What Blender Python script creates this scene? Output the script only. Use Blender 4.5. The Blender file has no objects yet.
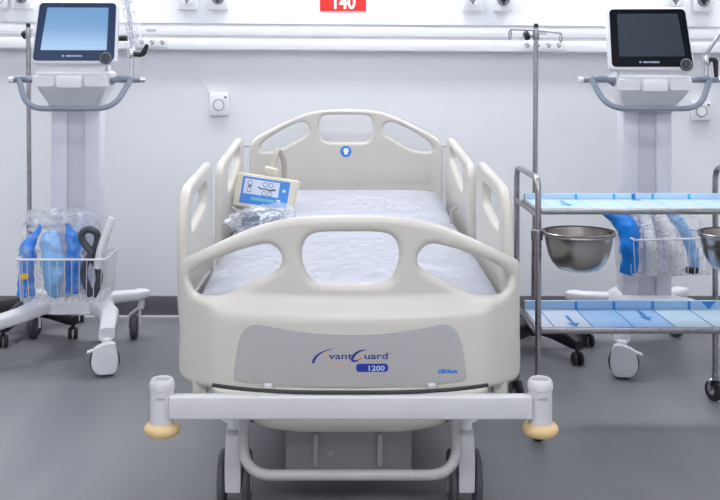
import bpy, bmesh, math, random
from math import sin, cos, pi, radians as R
from mathutils import Vector as V, Matrix, noise

random.seed(7)
S = bpy.context.scene
COL = S.collection
ROOTS = {}                      # name of a thing's Empty -> its world matrix at build time

# ------------------------------------------------------------------ camera
CAM_H, F = 1.256, 1020.0        # lens height (m) and focal length (px of a 720 px frame)
cd = bpy.data.cameras.new('camera'); cam = bpy.data.objects.new('camera', cd); COL.objects.link(cam)
cam.location = (0, 0, CAM_H); cam.rotation_euler = (R(90), 0, 0)
cd.sensor_width = 36; cd.lens = 36*F/720; cd.shift_x = 19/720; cd.shift_y = -179/720
cd.clip_start = 0.05
S.camera = cam
S.view_settings.view_transform = 'Standard'; S.view_settings.look = 'None'
S.view_settings.exposure = 0.68; S.view_settings.gamma = 1.0
S.view_settings.use_curve_mapping = False

# ------------------------------------------------------------------ materials
def mat(name, col, rough=0.5, metal=0.0, vary=0.04, scale=12.0, bump=0.0, bscale=60.0, coat=0.0, alpha=1.0, emit=None, estr=0.0, spec=0.5, trans=0.0):
    m = bpy.data.materials.new(name); m.use_nodes = True
    nt = m.node_tree; N = nt.nodes; L = nt.links
    b = N['Principled BSDF']
    tc = N.new('ShaderNodeTexCoord'); no = N.new('ShaderNodeTexNoise')
    no.inputs['Scale'].default_value = scale; no.inputs['Detail'].default_value = 3
    L.new(tc.outputs['Object'], no.inputs['Vector'])
    rp = N.new('ShaderNodeValToRGB')
    rp.color_ramp.elements[0].position = .3; rp.color_ramp.elements[1].position = .7
    lo = [max(0, c*(1-vary)) for c in col]; hi = [min(1, c*(1+vary)) for c in col]
    rp.color_ramp.elements[0].color = (*lo, 1); rp.color_ramp.elements[1].color = (*hi, 1)
    L.new(no.outputs['Fac'], rp.inputs['Fac']); L.new(rp.outputs['Color'], b.inputs['Base Color'])
    b.inputs['Roughness'].default_value = rough; b.inputs['Metallic'].default_value = metal
    b.inputs['Specular IOR Level'].default_value = spec
    b.inputs['Coat Weight'].default_value = coat; b.inputs['Coat Roughness'].default_value = .1
    b.inputs['Alpha'].default_value = alpha
    b.inputs['Transmission Weight'].default_value = trans
    if emit: b.inputs['Emission Color'].default_value = (*emit, 1); b.inputs['Emission Strength'].default_value = estr
    if bump:
        n2 = N.new('ShaderNodeTexNoise'); n2.inputs['Scale'].default_value = bscale; n2.inputs['Detail'].default_value = 4
        L.new(tc.outputs['Object'], n2.inputs['Vector'])
        bp = N.new('ShaderNodeBump'); bp.inputs['Strength'].default_value = bump; bp.inputs['Distance'].default_value = .01
        L.new(n2.outputs['Fac'], bp.inputs['Height']); L.new(bp.outputs['Normal'], b.inputs['Normal'])
    return m

def floor_mat():
    m = mat('floor_vinyl', (.24, .237, .252), .42, 0, .06, 1.6, .06, 260)
    nt = m.node_tree; N = nt.nodes; L = nt.links; b = N['Principled BSDF']
    tc = N.new('ShaderNodeTexCoord'); mp = N.new('ShaderNodeMapping'); mp.inputs['Scale'].default_value = (3.2, .55, 1); mp.inputs['Rotation'].default_value = (0, 0, .25)
    n1 = N.new('ShaderNodeTexNoise'); n1.inputs['Scale'].default_value = 1.1; n1.inputs['Detail'].default_value = 2
    n2 = N.new('ShaderNodeTexNoise'); n2.inputs['Scale'].default_value = 130; n2.inputs['Detail'].default_value = 2
    L.new(tc.outputs['Object'], mp.inputs['Vector']); L.new(mp.outputs['Vector'], n1.inputs['Vector']); L.new(tc.outputs['Object'], n2.inputs['Vector'])
    r1 = N.new('ShaderNodeValToRGB'); e = r1.color_ramp.elements
    e[0].position = .35; e[0].color = (.185, .185, .205, 1); e[1].position = .68; e[1].color = (.245, .243, .262, 1)
    L.new(n1.outputs['Fac'], r1.inputs['Fac'])
    mx = N.new('ShaderNodeMixRGB'); mx.blend_type = 'OVERLAY'; mx.inputs['Fac'].default_value = .18
    L.new(r1.outputs['Color'], mx.inputs['Color1']); L.new(n2.outputs['Fac'], mx.inputs['Color2'])
    L.new(mx.outputs['Color'], b.inputs['Base Color'])
    return m

M = dict(
    wall=mat('painted_wall', (.83, .84, .875), .6, 0, .02, 1.2, .03, 300),
    ceil=mat('ceiling_tile', (.8, .8, .8), .8, 0, .03, 30),
    floor=floor_mat(),
    base=mat('cove_vinyl', (.13, .13, .145), .5, 0, .08, 6),
    weld=mat('weld_bead', (.72, .73, .76), .5),
    rail=mat('duct_enamel', (.88, .88, .905), .35, 0, .02),
    groove=mat('duct_groove', (.50, .50, .55), .5),
    bed=mat('bed_plastic', (.60, .572, .525), .34, 0, .02, 5, .02, 400),
    bedgrey=mat('bed_panel_grey', (.43, .415, .425), .42, 0, .02, 5),
    steelpaint=mat('bumper_paint', (.60, .59, .61), .38, 0, .03),
    frame=mat('frame_enamel', (.40, .39, .39), .42, 0, .04),
    darkbox=mat('chassis_grey', (.21, .205, .215), .5, 0, .06),
    tan=mat('tan_roller', (.70, .50, .25), .42, 0, .06),
    black=mat('black_plastic', (.007, .007, .008), .42, 0, .1),
    rubber=mat('black_rubber', (.025, .025, .028), .6, 0, .1),
    tyre=mat('grey_tyre', (.075, .075, .085), .55, 0, .1),
    white=mat('white_enamel', (.77, .77, .81), .33, 0, .02),
    column=mat('column_lilac_white', (.68, .68, .77), .4, 0, .02),
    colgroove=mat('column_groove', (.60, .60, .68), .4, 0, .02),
    tube=mat('handle_grey_blue', (.25, .285, .36), .32, 0, .05),
    steel=mat('brushed_steel', (.36, .35, .37), .3, 1.0, .12, 40),
    bowl=mat('bowl_steel', (.50, .475, .45), .24, 1.0, .1, 16, .04, 40),
    chrome=mat('chrome', (.7, .7, .72), .15, 1.0, .05),
    navy=mat('bezel_navy', (.018, .042, .12), .25, 0, .05, 6, spec=.2),
    bezel=mat('bezel_black', (.005, .006, .012), .25, 0, .05, 6, spec=.06),
    knobdark=mat('knob_dark', (.02, .025, .04), .35),
    scr_reflect=mat('screen_reflection', (.02, .03, .05), .12, 0, .05, 4, emit=(.125, .26, .46), estr=.8),  # emission stands in for the blue reflection on the left screen
    scr_off=mat('dark_screen', (.022, .036, .055), .35, 0, .08, 4, spec=.3),
    red=mat('sign_red', (.85, .035, .03), .4, 0, .03),
    signwhite=mat('sign_white', (.92, .92, .92), .5, 0, .01),
    ink=mat('logo_blue', (.015, .03, .23), .4),
    pill=mat('badge_blue', (.012, .035, .33), .4),
    orange=mat('logo_orange', (.82, .36, .16), .4),
    skyblue=mat('maker_blue', (.01, .20, .68), .4),
    emblem=mat('emblem_blue', (.03, .22, .66), .4),
    dispblue=mat('display_blue', (.02, .22, .72), .35),
    disppale=mat('display_pale', (.62, .70, .86), .35),
    cream=mat('pendant_cream', (.70, .66, .54), .4),
    armshade=mat('arm_shaded', (.46, .42, .37), .45),  # cream arm darkened to taupe, its shade put into the base colour
    greytxt=mat('icon_grey', (.06, .08, .12), .5),
    teal=mat('icon_teal', (.14, .50, .66), .5),
    mattress=mat('mattress_cover', (.43, .445, .515), .38, 0, .04, 7, .25, 22),
    hose_blue=mat('hose_blue', (.006, .22, .76), .4, 0, .12, 30),
    hose_pale=mat('hose_pale_blue', (.22, .46, .80), .4, 0, .12, 30),
    hose_white=mat('hose_white', (.82, .83, .88), .35, 0, .06, 30),
    cable=mat('cable_grey', (.05, .058, .075), .38, 0, .2, 30),
    yellow=mat('tag_yellow', (.78, .55, .04), .5),
    sheet=mat('film_pale', (.56, .71, .83), .28, 0, .05, 5),
    sheet2=mat('film_blue', (.33, .53, .82), .28, 0, .05, 5),
    sheet3=mat('film_white', (.62, .70, .82), .28, 0, .05, 5),
    band=mat('film_band', (.46, .66, .86), .28, 0, .05, 5),
    seam=mat('film_seam', (.10, .22, .45), .4),
    arrow=mat('film_arrow', (.02, .22, .62), .4),
    cyan=mat('film_tab', (.04, .40, .68), .4),
    outlet=mat('outlet_white', (.82, .82, .85), .4, 0, .02),
    outgrey=mat('outlet_grey', (.20, .21, .25), .4, 0, .1, 40),
    wire=mat('basket_wire', (.68, .68, .72), .35, .2, .05),
    lampwash=mat('wall_wash_diffuser', (.9, .9, .9), .5, emit=(.95, .975, 1.0), estr=8.0),
    lampfront=mat('front_diffuser', (.9, .9, .9), .5, emit=(.95, .975, 1.0), estr=8.0),
    lamp=mat('lamp_diffuser', (.9, .9, .9), .5, emit=(.95, .975, 1.0), estr=3.6),
)

def film_mat(name, alpha, col, bumps=.9, sc=18):
    m = mat(name, col, .16, 0, .04, 14, bumps, sc, alpha=alpha, spec=.8)
    nt = m.node_tree; N = nt.nodes; L = nt.links; b = N['Principled BSDF']
    tc = N.new('ShaderNodeTexCoord'); n = N.new('ShaderNodeTexNoise'); n.inputs['Scale'].default_value = 15; n.inputs['Detail'].default_value = 5; n.inputs['Distortion'].default_value = 2.0
    L.new(tc.outputs['Object'], n.inputs['Vector'])
    mr = N.new('ShaderNodeMapRange'); mr.inputs[1].default_value = .46; mr.inputs[2].default_value = .68
    mr.inputs[3].default_value = alpha*.4; mr.inputs[4].default_value = min(.85, alpha*3.6)  # white streaks in the alpha stand in for highlights on the film
    L.new(n.outputs['Fac'], mr.inputs[0]); L.new(mr.outputs[0], b.inputs['Alpha'])
    return m
M['film'] = film_mat('clear_film', .50, (.80, .84, .94))
M['film_thin'] = film_mat('clear_film_thin', .09, (.84, .87, .95))
M['film_milky'] = film_mat('milky_film', 1.5, (.84, .87, .95), .9, 24)
M['wrap'] = film_mat('mattress_wrap', .085, (.84, .86, .93), .7, 5)
M['sleeve'] = film_mat('clear_sleeve', .28, (.80, .82, .92), .6, 30)

# ------------------------------------------------------------------ object helpers
def empty(name, loc=(0, 0, 0), rz=0):
    o = bpy.data.objects.new(name, None); COL.objects.link(o)
    o.location = loc; o.rotation_euler = (0, 0, rz); o.empty_display_size = .1
    ROOTS[o.name] = Matrix.Translation(loc) @ Matrix.Rotation(rz, 4, 'Z')
    return o

def tag(o, label=None, cat=None, group=None, kind=None):
    if label: o['label'] = label
    if cat: o['category'] = cat
    if group: o['group'] = group
    if kind: o['kind'] = kind
    return o

def rootmat(p):
    while p is not None:
        if p.name in ROOTS: return ROOTS[p.name]
        p = p.parent
    return Matrix.Identity(4)

def obj(name, bm, m, parent=None, smooth=35, label=None, origin=None, recalc=True):
    """link one bmesh (world coordinates) as one mesh object; parts go under their thing"""
    if recalc: bmesh.ops.recalc_face_normals(bm, faces=bm.faces[:])
    me = bpy.data.meshes.new(name)
    if parent is not None: bm.transform(rootmat(parent).inverted())
    elif origin is not None: bm.transform(Matrix.Translation(-V(origin)))
    bm.to_mesh(me); bm.free()
    me.materials.append(m)
    if smooth:
        for p in me.polygons: p.use_smooth = True
        me.set_sharp_from_angle(angle=R(smooth))
    o = bpy.data.objects.new(name, me); COL.objects.link(o)
    if parent is not None: o.parent = parent
    elif origin is not None: o.location = origin
    if label: o['label'] = label
    return o

def structure(name, bm, m, **k):
    return tag(obj(name, bm, m, **k), kind='structure')

def copy_tree(o, parent=None):
    c = o.copy(); COL.objects.link(c)
    if parent is not None: c.parent = parent; c.matrix_parent_inverse = o.matrix_parent_inverse.copy()
    for ch in [x for x in COL.objects if x.parent is o]: copy_tree(ch, c)
    return c

# ------------------------------------------------------------------ shape helpers (all return / extend a bmesh)
def NB(): return bmesh.new()

def box(bm, x0, x1, y0, y1, z0, z1, bev=0.0, seg=2, mtx=None):
    t = bmesh.new(); bmesh.ops.create_cube(t, size=1)
    for v in t.verts:
        v.co = V(((x0+x1)/2 + v.co.x*(x1-x0), (y0+y1)/2 + v.co.y*(y1-y0), (z0+z1)/2 + v.co.z*(z1-z0)))
    if bev: bmesh.ops.bevel(t, geom=t.edges[:], offset=bev, segments=seg, profile=.5, affect='EDGES')
    if mtx: t.transform(mtx)
    join(bm, t); return bm

def join(bm, t):
    me = bpy.data.meshes.new('tmp'); t.to_mesh(me); t.free(); bm.from_mesh(me); bpy.data.meshes.remove(me)

def B(*a, **k): return box(NB(), *a, **k)

def fillet(pts, r, n=6):
    pts = [V(p) for p in pts]; out = [pts[0]]
    for i in range(1, len(pts)-1):
        a, b, c = pts[i-1], pts[i], pts[i+1]
        rr = r[i] if isinstance(r, (list, tuple)) else r
        d1, d2 = (a-b), (c-b); l = min(rr, d1.length*.49, d2.length*.49)
        p, q = b + d1.normalized()*l, b + d2.normalized()*l
        for k in range(n+1):
            t = k/n; out.append(p*(1-t)**2 + b*2*t*(1-t) + q*t*t)
    out.append(pts[-1]); return out

def sweep(path, rad, n=12, cap=True, sq=None, bm=None, closed=False):
    """tube along a path, radius a number or one per point; sq=(a,b) flattens the section"""
    bm = bm or NB(); path = [V(p) for p in path]; m = len(path)
    t0 = (path[1]-path[0]).normalized()
    up = V((0, 0, 1)) if abs(t0.z) < .9 else V((1, 0, 0))
    nx = t0.cross(up).normalized(); rings = []
    for i, p in enumerate(path):
        if closed: t = (path[(i+1) % m]-path[i-1]).normalized()
        else: t = (path[min(i+1, m-1)]-path[max(i-1, 0)]).normalized()
        nx = (nx - t*nx.dot(t)).normalized(); ny = t.cross(nx)
        r = rad[i] if isinstance(rad, (list, tuple)) else rad
        a, b = (r, r) if sq is None else (r*sq[0], r*sq[1])
        rings.append([bm.verts.new(p + nx*a*cos(2*pi*k/n) + ny*b*sin(2*pi*k/n)) for k in range(n)])
    for i in range(m if closed else m-1):
        A, Bq = rings[i], rings[(i+1) % m]
        for k in range(n): bm.faces.new((A[k], A[(k+1) % n], Bq[(k+1) % n], Bq[k]))
    if cap and not closed:
        bm.faces.new(rings[0]); bm.faces.new(rings[-1])
    return bm

def cyl(c, r, h, axis='Z', n=24, bev=0.0, bm=None, r2=None):
    t = bmesh.new(); bmesh.ops.create_cone(t, cap_ends=True, segments=n, radius1=r, radius2=r if r2 is None else r2, depth=h)
    if bev:
        es = [e for e in t.edges if any(len(f.verts) > 4 for f in e.link_faces)]
        bmesh.ops.bevel(t, geom=es, offset=bev, segments=3, profile=.5, affect='EDGES')
    if axis == 'X': t.transform(Matrix.Rotation(pi/2, 4, 'Y'))
    elif axis == 'Y': t.transform(Matrix.Rotation(pi/2, 4, 'X'))
    elif not isinstance(axis, str): t.transform(axis)
    t.transform(Matrix.Translation(c))
    if bm is None: return t
    join(bm, t); return bm

def lathe(prof, c=(0, 0, 0), n=40, bm=None, mtx=None):
    """prof: list of (r,z)"""
    t = bmesh.new(); rings = []
    for r, z in prof:
        if r < 1e-5: rings.append([t.verts.new((0, 0, z))])
        else: rings.append([t.verts.new((r*cos(2*pi*k/n), r*sin(2*pi*k/n), z)) for k in range(n)])
    for a, b in zip(rings, rings[1:]):
        for k in range(n):
            q = [a[k % len(a)], a[(k+1) % n % len(a)], b[(k+1) % n % len(b)], b[k % len(b)]]
            u = []
            for v in q:
                if v not in u: u.append(v)
            if len(u) > 2: t.faces.new(u)
    if mtx: t.transform(mtx)
    t.transform(Matrix.Translation(c))
    if bm is None: return t
    join(bm, t); return bm

def loft(sts, n=16, e=4.0, bm=None):
    """sts: (centre, half width, half height, horizontal side vector); rounded-rectangle sections"""
    bm = bm or NB(); rings = []
    for c, a, b, sd in sts:
        c = V(c); sd = V(sd).normalized(); up = V((0, 0, 1)); ring = []
        for k in range(n):
            t = 2*pi*(k+.5)/n; x, z = cos(t), sin(t)
            x = math.copysign(abs(x)**(2/e), x); z = math.copysign(abs(z)**(2/e), z)
            ring.append(bm.verts.new(c + sd*x*a + up*z*b))
        rings.append(ring)
    for A, Bq in zip(rings, rings[1:]):
        for k in range(n): bm.faces.new((A[k], A[(k+1) % n], Bq[(k+1) % n], Bq[k]))
    bm.faces.new(rings[0]); bm.faces.new(rings[-1]); return bm

def stack(sts, n=32, e=6.0):
    """horizontal rounded-rectangle sections: (cx, cy, z, half x, half y)"""
    bm = NB(); rings = []
    for cx, cy, z, a, b in sts:
        ring = []
        for k in range(n):
            t = 2*pi*(k+.5)/n; x, y = cos(t), sin(t)
            ring.append(bm.verts.new((cx+math.copysign(abs(x)**(2/e), x)*a, cy+math.copysign(abs(y)**(2/e), y)*b, z)))
        rings.append(ring)
    for A, Bq in zip(rings, rings[1:]):
        for k in range(n): bm.faces.new((A[k], A[(k+1) % n], Bq[(k+1) % n], Bq[k]))
    bm.faces.new(rings[0]); bm.faces.new(rings[-1]); return bm

def smooth_loop(pts, k=5):
    """closed Catmull-Rom through 2-D points"""
    out = []; n = len(pts)
    for i in range(n):
        p0, p1, p2, p3 = (V((*pts[(i+j) % n], 0)) for j in (-1, 0, 1, 2))
        for s in range(k):
            t = s/k
            q = .5*((2*p1) + (-p0+p2)*t + (2*p0-5*p1+4*p2-p3)*t*t + (-p0+3*p1-3*p2+p3)*t**3)
            out.append((q.x, q.y))
    return out

def round_poly(pts, r, n=6):
    out = []; m = len(pts)
    for i in range(m):
        a, b, c = V((*pts[i-1], 0)), V((*pts[i], 0)), V((*pts[(i+1) % m], 0))
        rr = r[i] if isinstance(r, (list, tuple)) else r
        d1, d2 = a-b, c-b; l = min(rr, d1.length*.45, d2.length*.45)
        p, q = b+d1.normalized()*l, b+d2.normalized()*l
        for k in range(n+1):
            t = k/n; z = p*(1-t)**2 + b*2*t*(1-t) + q*t*t; out.append((z.x, z.y))
    return out

def curve_to_bm(cu):
    o = bpy.data.objects.new('tmpc', cu); COL.objects.link(o)
    bpy.context.view_layer.update()
    dg = bpy.context.evaluated_depsgraph_get()
    me = bpy.data.meshes.new_from_object(o.evaluated_get(dg))
    bm = bmesh.new(); bm.from_mesh(me)
    bpy.data.objects.remove(o); bpy.data.meshes.remove(me); bpy.data.curves.remove(cu)
    bmesh.ops.remove_doubles(bm, verts=bm.verts[:], dist=1e-5)
    return bm

def plate(loops, thick, bev, cut=None, bres=3):
    """a board in XY with holes: loops[0] outline, the rest holes; thickness along Z, rounded rims"""
    cu = bpy.data.curves.new('tmpc', 'CURVE'); cu.dimensions = '2D'; cu.fill_mode = 'BOTH'
    for lp in loops:
        sp = cu.splines.new('POLY'); sp.points.add(len(lp)-1); sp.use_cyclic_u = True
        for p, q in zip(sp.points, lp): p.co = (q[0], q[1], 0, 1)
    cu.extrude = max(thick/2-bev, 0); cu.bevel_depth = bev; cu.bevel_resolution = bres; cu.offset = -bev
    bm = curve_to_bm(cu)
    if cut:
        xs = [v.co.x for v in bm.verts]; ys = [v.co.y for v in bm.verts]
        for lo, hi, nrm in ((min(xs), max(xs), (1, 0, 0)), (min(ys), max(ys), (0, 1, 0))):
            n = int((hi-lo)/cut)
            for i in range(1, n):
                q = lo+(hi-lo)*i/n
                bmesh.ops.bisect_plane(bm, geom=bm.verts[:]+bm.edges[:]+bm.faces[:], plane_co=V(nrm)*q, plane_no=nrm)
    return bm

def text(s, size, depth=.0006, bold=0.0, align='CENTER', sx=1.0, shear=0.0):
    cu = bpy.data.curves.new('tmpt', 'FONT'); cu.body = s; cu.size = size; cu.align_x = align
    cu.extrude = depth; cu.offset = bold; cu.shear = shear; cu.resolution_u = 3
    bm = curve_to_bm(cu); bm.transform(Matrix.Diagonal((sx, 1, 1, 1))); return bm

def ribbon(pts, ws, depth=.0006):
    """flat calligraphic stroke in XY"""
    bm = NB(); n = len(pts); L1 = []; L2 = []
    for i, p in enumerate(pts):
        a = V((*pts[max(i-1, 0)], 0)); b = V((*pts[min(i+1, n-1)], 0)); d = (b-a).normalized(); nn = V((-d.y, d.x, 0))
        w = ws[i] if isinstance(ws, (list, tuple)) else ws
        c = V((*p, depth)); L1.append(bm.verts.new(c+nn*w/2)); L2.append(bm.verts.new(c-nn*w/2))
    for i in range(n-1): bm.faces.new((L1[i], L1[i+1], L2[i+1], L2[i]))
    r = bmesh.ops.extrude_face_region(bm, geom=bm.faces[:])
    for v in r['geom']:
        if isinstance(v, bmesh.types.BMVert): v.co.z -= depth*2
    return bm

def bez(p0, p1, p2, n=14):
    return [tuple(V((*p0, 0))*(1-t)**2 + V((*p1, 0))*2*t*(1-t) + V((*p2, 0))*t*t)[:2] for t in [i/n for i in range(n+1)]]

XZ = Matrix(((1, 0, 0, 0), (0, 0, -1, 0), (0, 1, 0, 0), (0, 0, 0, 1)))   # board X->X, Y->Z, board Z -> -Y (towards the viewer)
def wx(px, Y): return (px-341)*Y/F
def wz(py, Y): return CAM_H-(py-71)*Y/F
def sstep(a, b, x):
    t = max(0, min(1, (x-a)/(b-a))); return t*t*(3-2*t)

# ================================================================== THE ROOM
X0, X1, Y0, YW, H = -3.4, 3.4, -2.6, 5.23, 2.75
structure('floor', B(X0, X1, Y0, YW, -.1, 0), M['floor'], smooth=0)
structure('ceiling', B(X0, X1, Y0, YW, H, H+.1), M['ceil'], smooth=0)
structure('wall_back', B(X0, X1, YW, YW+.12, 0, H), M['wall'], smooth=0)
structure('wall_left', B(X0-.12, X0, Y0, YW, 0, H), M['wall'], smooth=0)
structure('wall_right', B(X1, X1+.12, Y0, YW, 0, H), M['wall'], smooth=0)
structure('wall_front', B(X0, X1, Y0-.12, Y0, 0, H), M['wall'], smooth=0)
structure('baseboard_back', B(X0, X1, YW-.012, YW, 0, .104, bev=.003), M['base'])
structure('trim_1', B(X0, X1, YW-.030, YW-.012, 0, .006), M['weld'], smooth=0)

# ceiling luminaires
def luminaire(x, y, lab, hx=.6, hy=.3):
    t = empty('ceiling_light', (x, y, H-.03)); tag(t, lab, 'ceiling light', 'ceiling light panels')
    f = plate([[(-hx, -hy), (hx, -hy), (hx, hy), (-hx, hy)], [(-hx+.03, -hy+.03), (-hx+.03, hy-.03), (hx-.03, hy-.03), (hx-.03, -hy+.03)]], .03, .003)
    f.transform(Matrix.Translation((x, y, H-.016))); obj('frame', f, M['white'], t)
    obj('diffuser', B(x-hx+.025, x+hx-.025, y-hy+.025, y+hy-.025, H-.022, H-.012), M['lampwash' if y > 4.6 else 'lampfront' if y < 1 else 'lamp'], t, smooth=0)
for x in (-1.7, 0, 1.7):
    for y, w in ((4.78, 'nearest the back wall'), (2.7, 'over the foot of the bed'), (.4, 'towards the viewer'), (-1.5, 'at the far front')):
        luminaire(x, y, 'flat white ceiling light panel %s, %s' % (w, {-1.7: 'left row', 0: 'middle row', 1.7: 'right row'}[x]))

# ------------------------------------------------------------------ bedhead service duct
duct = empty('service_duct', (0, YW, 1.42)); tag(duct, 'long white horizontal service duct with sockets running along the wall', 'service duct')
TILT = Matrix.Translation((.0, YW, 1.42)) @ Matrix.Rotation(R(.40), 4, 'Y') @ Matrix.Translation((0, -YW, -1.42))
def dpart(name, bm, m, par=duct, **k):
    bm.transform(TILT); return obj(name, bm, m, par, **k)
XL, XR = -3.3, 3.3
dpart('duct_body', B(XL, XR, YW-.055, YW, 1.365, 1.487, bev=.004), M['rail'])
dpart('upper_cover', B(XL, XR, YW-.064, YW-.05, 1.432, 1.489, bev=.003), M['rail'])
dpart('groove_strip', B(XL, XR, YW-.060, YW-.05, 1.4185, 1.4315), M['rail'], smooth=0)
for z_ in (1.4305, 1.4172): dpart('joint_line', B(XL, XR, YW-.0655, YW-.05, z_, z_+.0032), M['groove'], smooth=0)
dpart('top_shadow_strip', B(XL, XR, YW-.068, YW, 1.489, 1.494), M['groove'], smooth=0)  # grey strip added as the shadow line along the duct's top
dpart('bottom_shadow_strip', B(XL, XR, YW-.068, YW, 1.358, 1.363), M['groove'], smooth=0)  # matching grey strip, the shadow line under the duct
dpart('lower_cover', B(XL, XR, YW-.066, YW-.05, 1.363, 1.418, bev=.003), M['rail'])
def socket(par, x, z, y):
    s = lathe([(0, 0), (.012, 0), (.0165, .002), (.0185, .002), (.0185, -.003), (0, -.003)], n=24, mtx=Matrix.Rotation(pi/2, 4, 'X')); s.transform(Matrix.Translation((x, y, z)))
    so = dpart('socket', s, M['outlet'], par)
    for dx, dz, h in ((-.006, .004, .011), (.006, .001, .014), (.001, -.007, .008)):
        dpart('socket_slot', B(x+dx-.003, x+dx+.003, y-.0032, y-.001, z+dz-h/2, z+dz+h/2, mtx=Matrix.Translation((x, y, z)) @ Matrix.Rotation(R(25), 4, 'Y') @ Matrix.Translation((-x, -y, -z))), M['outgrey'], so, smooth=0)
for xs, nm in ((((142, 152.3, 162.6)), 1), (((527, 537.5, 548, 558.3)), 2)):
    a, b = wx(xs[0]-6, 5.17), wx(xs[-1]+6, 5.17)
    fp = dpart('socket_faceplate', B(a, b, YW-.0695, YW-.064, 1.369, 1.413, bev=.002), M['outlet'])
    for q in xs: socket(duct, wx(q, 5.17), 1.391, YW-.0715)
    dpart('rating_label', B((a+b)/2-.03, (a+b)/2+.02, YW-.0652, YW-.063, 1.448, 1.462), M['groove'], smooth=0)

# ------------------------------------------------------------------ gas terminals above the duct
def gas(px, bot, dark, lab):
    x = wx(px, YW); z0 = wz(bot, YW); w = .049
    t = empty('gas_outlet', (x, YW, z0)); tag(t, lab, 'gas outlet', 'medical gas outlets above the duct')
    obj('housing', B(x-w, x+w, YW-.05, YW, z0, z0+.11, bev=.005), M['outlet'], t)
    c = (x, YW-.05, z0+.058)
    obj('collar', lathe([(0, .004), (.022, .004), (.024, .012), (.031, .012), (.033, 0), (0, 0)], c, mtx=Matrix.Rotation(pi/2, 4, 'X'), n=32), M['outgrey'] if dark else M['outlet'], t)
    obj('port', lathe([(0, .009), (.012, .009), (.014, .006), (.014, 0), (0, 0)], c, mtx=Matrix.Rotation(pi/2, 4, 'X'), n=24), M['black'] if dark else M['outgrey'], t)
    for k in range(3):
        a = 2*pi*k/3+.5
        obj('pin', cyl((c[0]+.0205*cos(a), c[1]-.008, c[2]+.0205*sin(a)), .006, .012, 'Y', 12), M['black'] if dark else M['outgrey'], t)
for a in ((1, 8.5, False, 'white wall gas outlet at the far left edge, left of the tall pole'), (24, 8.8, True, 'white gas outlet with dark port, directly above the left pole top'),
          (188.5, 10, False, 'white gas outlet with pale port, left one of the pair left of the red sign'), (219, 10, True, 'white gas outlet with dark port, nearest left of the red sign'),
          (471.5, 11.5, False, 'white gas outlet with pale port, nearest right of the red sign'), (502, 11.5, True, 'white gas outlet with dark port, just up left of the right pole top'),
          (672, 12, False, 'white gas outlet with pale port peeking over the dark monitor'), (700, 12, True, 'white gas outlet with dark port beside the dark monitor, far right')):
    gas(*a)

# ------------------------------------------------------------------ red number sign
sx0, sx1, sz0 = wx(320, YW), wx(366, YW), wz(11, YW)
sg = empty('number_sign', ((sx0+sx1)/2, YW, sz0)); tag(sg, 'red wall sign with white number 140 above the bed', 'sign')
obj('sign_board', B(sx0, sx1, YW-.006, YW, sz0, sz0+.15, bev=.001), M['red'], sg)
t = text('140', .099, .0008, .0028, sx=.84); t.transform(Matrix.Translation((wx(343.4, YW), YW-.0068, wz(8.6, YW))) @ XZ); obj('number', t, M['signwhite'], sg, smooth=0)

# ------------------------------------------------------------------ wall plates
def plug(px0, px1, py0, py1, lab):
    a, b, c, d = wx(px0, YW), wx(px1, YW), wz(py1, YW), wz(py0, YW)
    t = empty('wall_plate', ((a+b)/2, YW, c)); tag(t, lab, 'wall socket')
    obj('plate', B(a, b, YW-.032, YW, c, d, bev=.006), M['outlet'], t)
    cc = (a+(b-a)*.48, YW-.032, c+(d-c)*.47)
    obj('round_cover', lathe([(0, .003), (.024, .003), (.0255, .0)], cc, mtx=Matrix.Rotation(pi/2, 4, 'X'), n=36), M['outlet'], t)
    obj('cover_ring', sweep([(cc[0]+.0275*cos(2*pi*k/32), cc[1]-.001, cc[2]+.0275*sin(2*pi*k/32)) for k in range(32)], .0022, 6, closed=True), M['outgrey'], t)
    obj('indicator', cyl((a+(b-a)*.83, YW-.033, c+(d-c)*.80), .0065, .006, 'Y', 16), M['outgrey'], t)
    tt = text('O2', .018, .0005); tt.transform(Matrix.Translation((cc[0], cc[1]-.0035, cc[2]-.006)) @ XZ); 
    tt.free()
plug(210, 229.5, 92.5, 115.5, 'square white wall plate with round cover, between left monitor and bed')
plug(690, 709.5, 101, 120, 'square white wall plate with round cover behind the right monitor handle')
cb = sweep([(wx(184, YW), YW-.004, wz(56, YW)), (wx(197, YW), YW-.004, wz(75, YW)), (wx(211, YW), YW-.004, wz(94, YW))], .0025, 8)
tag(obj('wall_cable', cb, M['wall'], origin=(wx(197, YW), YW, 1.2)), 'thin pale cable running diagonally from duct down to the left wall plate', 'cable')

# ================================================================== THE BED
BX = .025
bed = empty('hospital_bed', (BX, 4.0, 0))
tag(bed, 'beige electric hospital bed with bumper bar in the middle of the room', 'hospital bed')

def led(u):   # height of the swelling's upper edge on the footboard
    return .575 + .012*(abs(u)/.37)**2 if abs(u) < .37 else .587+.5*(abs(u)-.37)
def fbend(u): return .035*(u/.475)**2 + .055*(max(0, abs(u)-.37)/.105)**2
def bulge(u, z): return .034*sstep(led(u)+.06, led(u)-.012, z)*(1-.7*sstep(.36, .45, abs(u)))
FY = 2.865; FT = .052
def front_y(u, z): return FY-FT/2+fbend(u)-bulge(u, z)

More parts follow.
